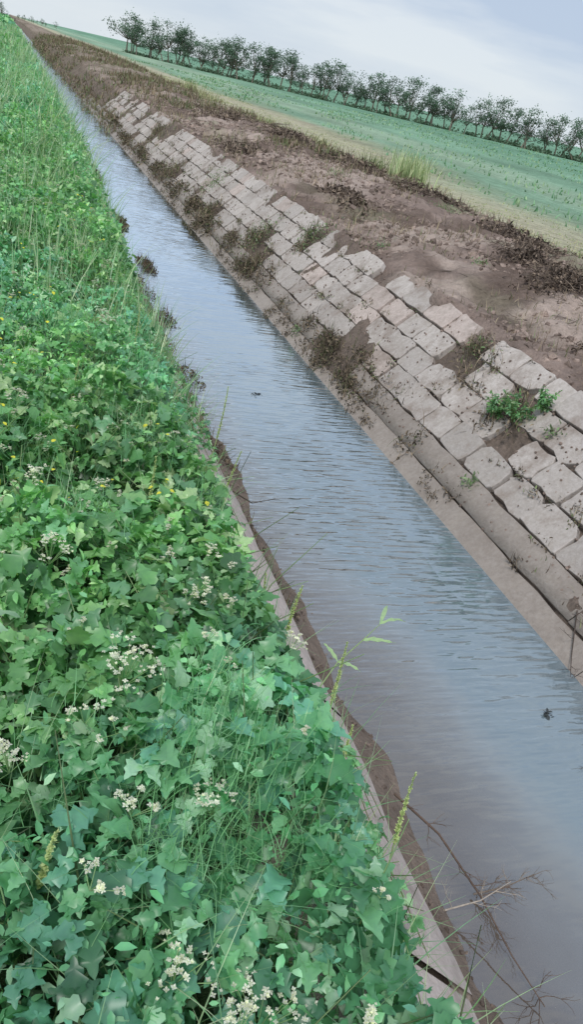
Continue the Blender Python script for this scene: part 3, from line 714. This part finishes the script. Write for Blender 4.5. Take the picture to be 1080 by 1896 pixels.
# ---------------------------------------------------------------- trees
def tree(b, x, y, h, dense=1.0):
    z = float(gz(np.array(x), np.array(y)))
    lean = rng.normal(0, .3, 2); th = h*rng.uniform(.2, .34)
    top = np.array([x+lean[0], y+lean[1], z+th])
    col = np.array([.24, .21, .18])
    b.tube([(x, y, z), (x+lean[0]*.4, y+lean[1]*.4, z+th*.5), top], np.array([.15, .12, .10])*h/6, col, 6)
    cw_ = h*rng.uniform(.32, .45)
    ends = []
    for q in range(rng.integers(9, 13)):
        a = rng.random()*6.28; r = cw_*rng.uniform(.15, 1); e = top+np.array([math.cos(a)*r, math.sin(a)*r, (h-th)*rng.uniform(.05, .9)*(1.1-.35*r/cw_)])
        b.tube([top, (top+e)/2+np.array([0, 0, -.1]), e], np.array([.07, .05, .02])*h/6, col*.8, 4); ends.append(e)
    ends.append(top+np.array([0, 0, (h-th)*.85]))
    for e in ends:
        n = int(rng.integers(60, 110)*dense); R = h*rng.uniform(.08, .14)
        d = rng.normal(0, .6, (n, 3))*np.array([1.2, 1.2, .8])*R
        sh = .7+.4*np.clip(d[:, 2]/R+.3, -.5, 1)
        c = np.array([[.125, .195, .15]])*(rng.uniform(.7, 1.35, (n, 1))*sh[:, None]*rng.uniform(.75, 1.25))  # distance haze is put into the leaf colour by lightening it
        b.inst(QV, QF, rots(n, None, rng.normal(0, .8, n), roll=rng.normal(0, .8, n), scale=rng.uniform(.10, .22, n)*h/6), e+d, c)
b = Builder()
p0 = np.array([21., 172.]); p1 = np.array([75., 106.]); p2 = np.array([125., 45.])
nT = 74
for q in range(nT):
    f = (q/(nT-1))+rng.normal(0, .001); p = p0*(1-f)+p1*f+rng.normal(0, .5, 2)
    hh = rng.uniform(5.2, 6.8)*(1.0-.14*f)
    if rng.random() < .2: hh *= .8
    tree(b, p[0], p[1], hh, .8)
for q in range(1, 52):
    f = q/51; p = p1*(1-f)+p2*f+rng.normal(0, .6, 2); tree(b, p[0], p[1], rng.uniform(4.4, 5.8), .6)
for q in range(190):
    f = rng.random(); p = (p0*(1-f)+p1*f if rng.random() < .65 else p1*(1-f)+p2*f)+rng.normal(0, .6, 2)
    n = 60; R = rng.uniform(.3, .9); zz = float(gz(np.array(p[0]), np.array(p[1])))
    d = rng.normal(0, .6, (n, 3))*np.array([1.3, 1.3, .7])*R; d[:, 2] = np.abs(d[:, 2])
    b.inst(QV, QF, rots(n, None, rng.normal(0, .8, n), roll=rng.normal(0, .8, n), scale=rng.uniform(.15, .3, n)), np.array([p[0], p[1], zz])+d, np.array([[.12, .19, .135]])*rng.uniform(.7, 1.3, (n, 1)))
b.make('tree_row', M_far)
b = Builder()
for q in range(46):
    xx = -30+q*1.1+rng.normal(0, 1) ; tree(b, xx-1, 420+rng.normal(0, 6), rng.uniform(4, 8) if xx < 0 else rng.uniform(1.5, 3), .5)
b.make('distant_trees', M_far)

# ---------------------------------------------------------------- sky & sun
SUN_EL, SUN_AZ = 55, 215
w = bpy.data.worlds.new('World'); scene.world = w; w.use_nodes = True
nt = w.node_tree; nt.nodes.clear(); L = nt.links.new
out = nd(nt, 'ShaderNodeOutputWorld')
sky = nd(nt, 'ShaderNodeTexSky'); sky.sky_type = 'NISHITA'; sky.sun_disc = False
sky.sun_elevation = math.radians(SUN_EL); sky.sun_rotation = math.radians(SUN_AZ)
bg1 = nd(nt, 'ShaderNodeBackground'); L(sky.outputs[0], bg1.inputs[0]); bg1.inputs[1].default_value = .10
tc = nd(nt, 'ShaderNodeTexCoord')
sp = nd(nt, 'ShaderNodeSeparateXYZ'); L(tc.outputs['Generated'], sp.inputs[0])
mp = nd(nt, 'ShaderNodeMapping'); L(tc.outputs['Generated'], mp.inputs[0]); mp.inputs['Scale'].default_value = (2.2, 2.2, 12); mp.inputs['Rotation'].default_value = (0.12, -.1, .4)
n1 = noise_n(nt, 1.5, 5, mp.outputs[0], .5)
cloud = mixc(nt, maprange(nt, n1, .40, .60, 0, 1), (.52, .62, .78), (.76, .82, .89))
cloud = mixc(nt, maprange(nt, sp.outputs[2], 0.0, .09, .8, 0), cloud, (.79, .865, .92))
bg2 = nd(nt, 'ShaderNodeBackground'); L(cloud, bg2.inputs[0]); bg2.inputs[1].default_value = 1.0
ms = nd(nt, 'ShaderNodeMixShader'); ms.inputs[0].default_value = .88
L(bg1.outputs[0], ms.inputs[1]); L(bg2.outputs[0], ms.inputs[2]); L(ms.outputs[0], out.inputs[0])
sd = bpy.data.lights.new('sun', 'SUN'); sd.energy = 2.1; sd.angle = math.radians(16); sd.color = (1, .96, .91)
so = bpy.data.objects.new('sun', sd); scene.collection.objects.link(so)
az = math.radians(SUN_AZ); el = math.radians(SUN_EL)
dirv = Vector((math.sin(az)*math.cos(el), math.cos(az)*math.cos(el), math.sin(el)))
so.rotation_euler = dirv.to_track_quat('Z', 'Y').to_euler(); so.location = (0, 0, 30)

# ---------------------------------------------------------------- camera
psi, phi, th = math.radians(23.3), math.radians(27.7), math.radians(13.06)
Fh = Vector((math.sin(psi), math.cos(psi), 0)); R0 = Vector((math.cos(psi), -math.sin(psi), 0))
Fw = Fh*math.cos(phi)+Vector((0, 0, -math.sin(phi))); U0 = R0.cross(Fw)
Xc = R0*math.cos(th)+U0*math.sin(th); Yc = -R0*math.sin(th)+U0*math.cos(th)
cd = bpy.data.cameras.new('camera'); cam = bpy.data.objects.new('camera', cd); scene.collection.objects.link(cam)
m = Matrix.Identity(4)
for r in range(3): m[r][0] = Xc[r]; m[r][1] = Yc[r]; m[r][2] = -Fw[r]
m.translation = Vector((0, 0, 2.8)); cam.matrix_world = m
cd.sensor_fit = 'VERTICAL'; cd.sensor_height = 24; cd.lens = 24*1488/1896
cd.clip_end = 5000; cd.clip_start = .05
scene.camera = cam
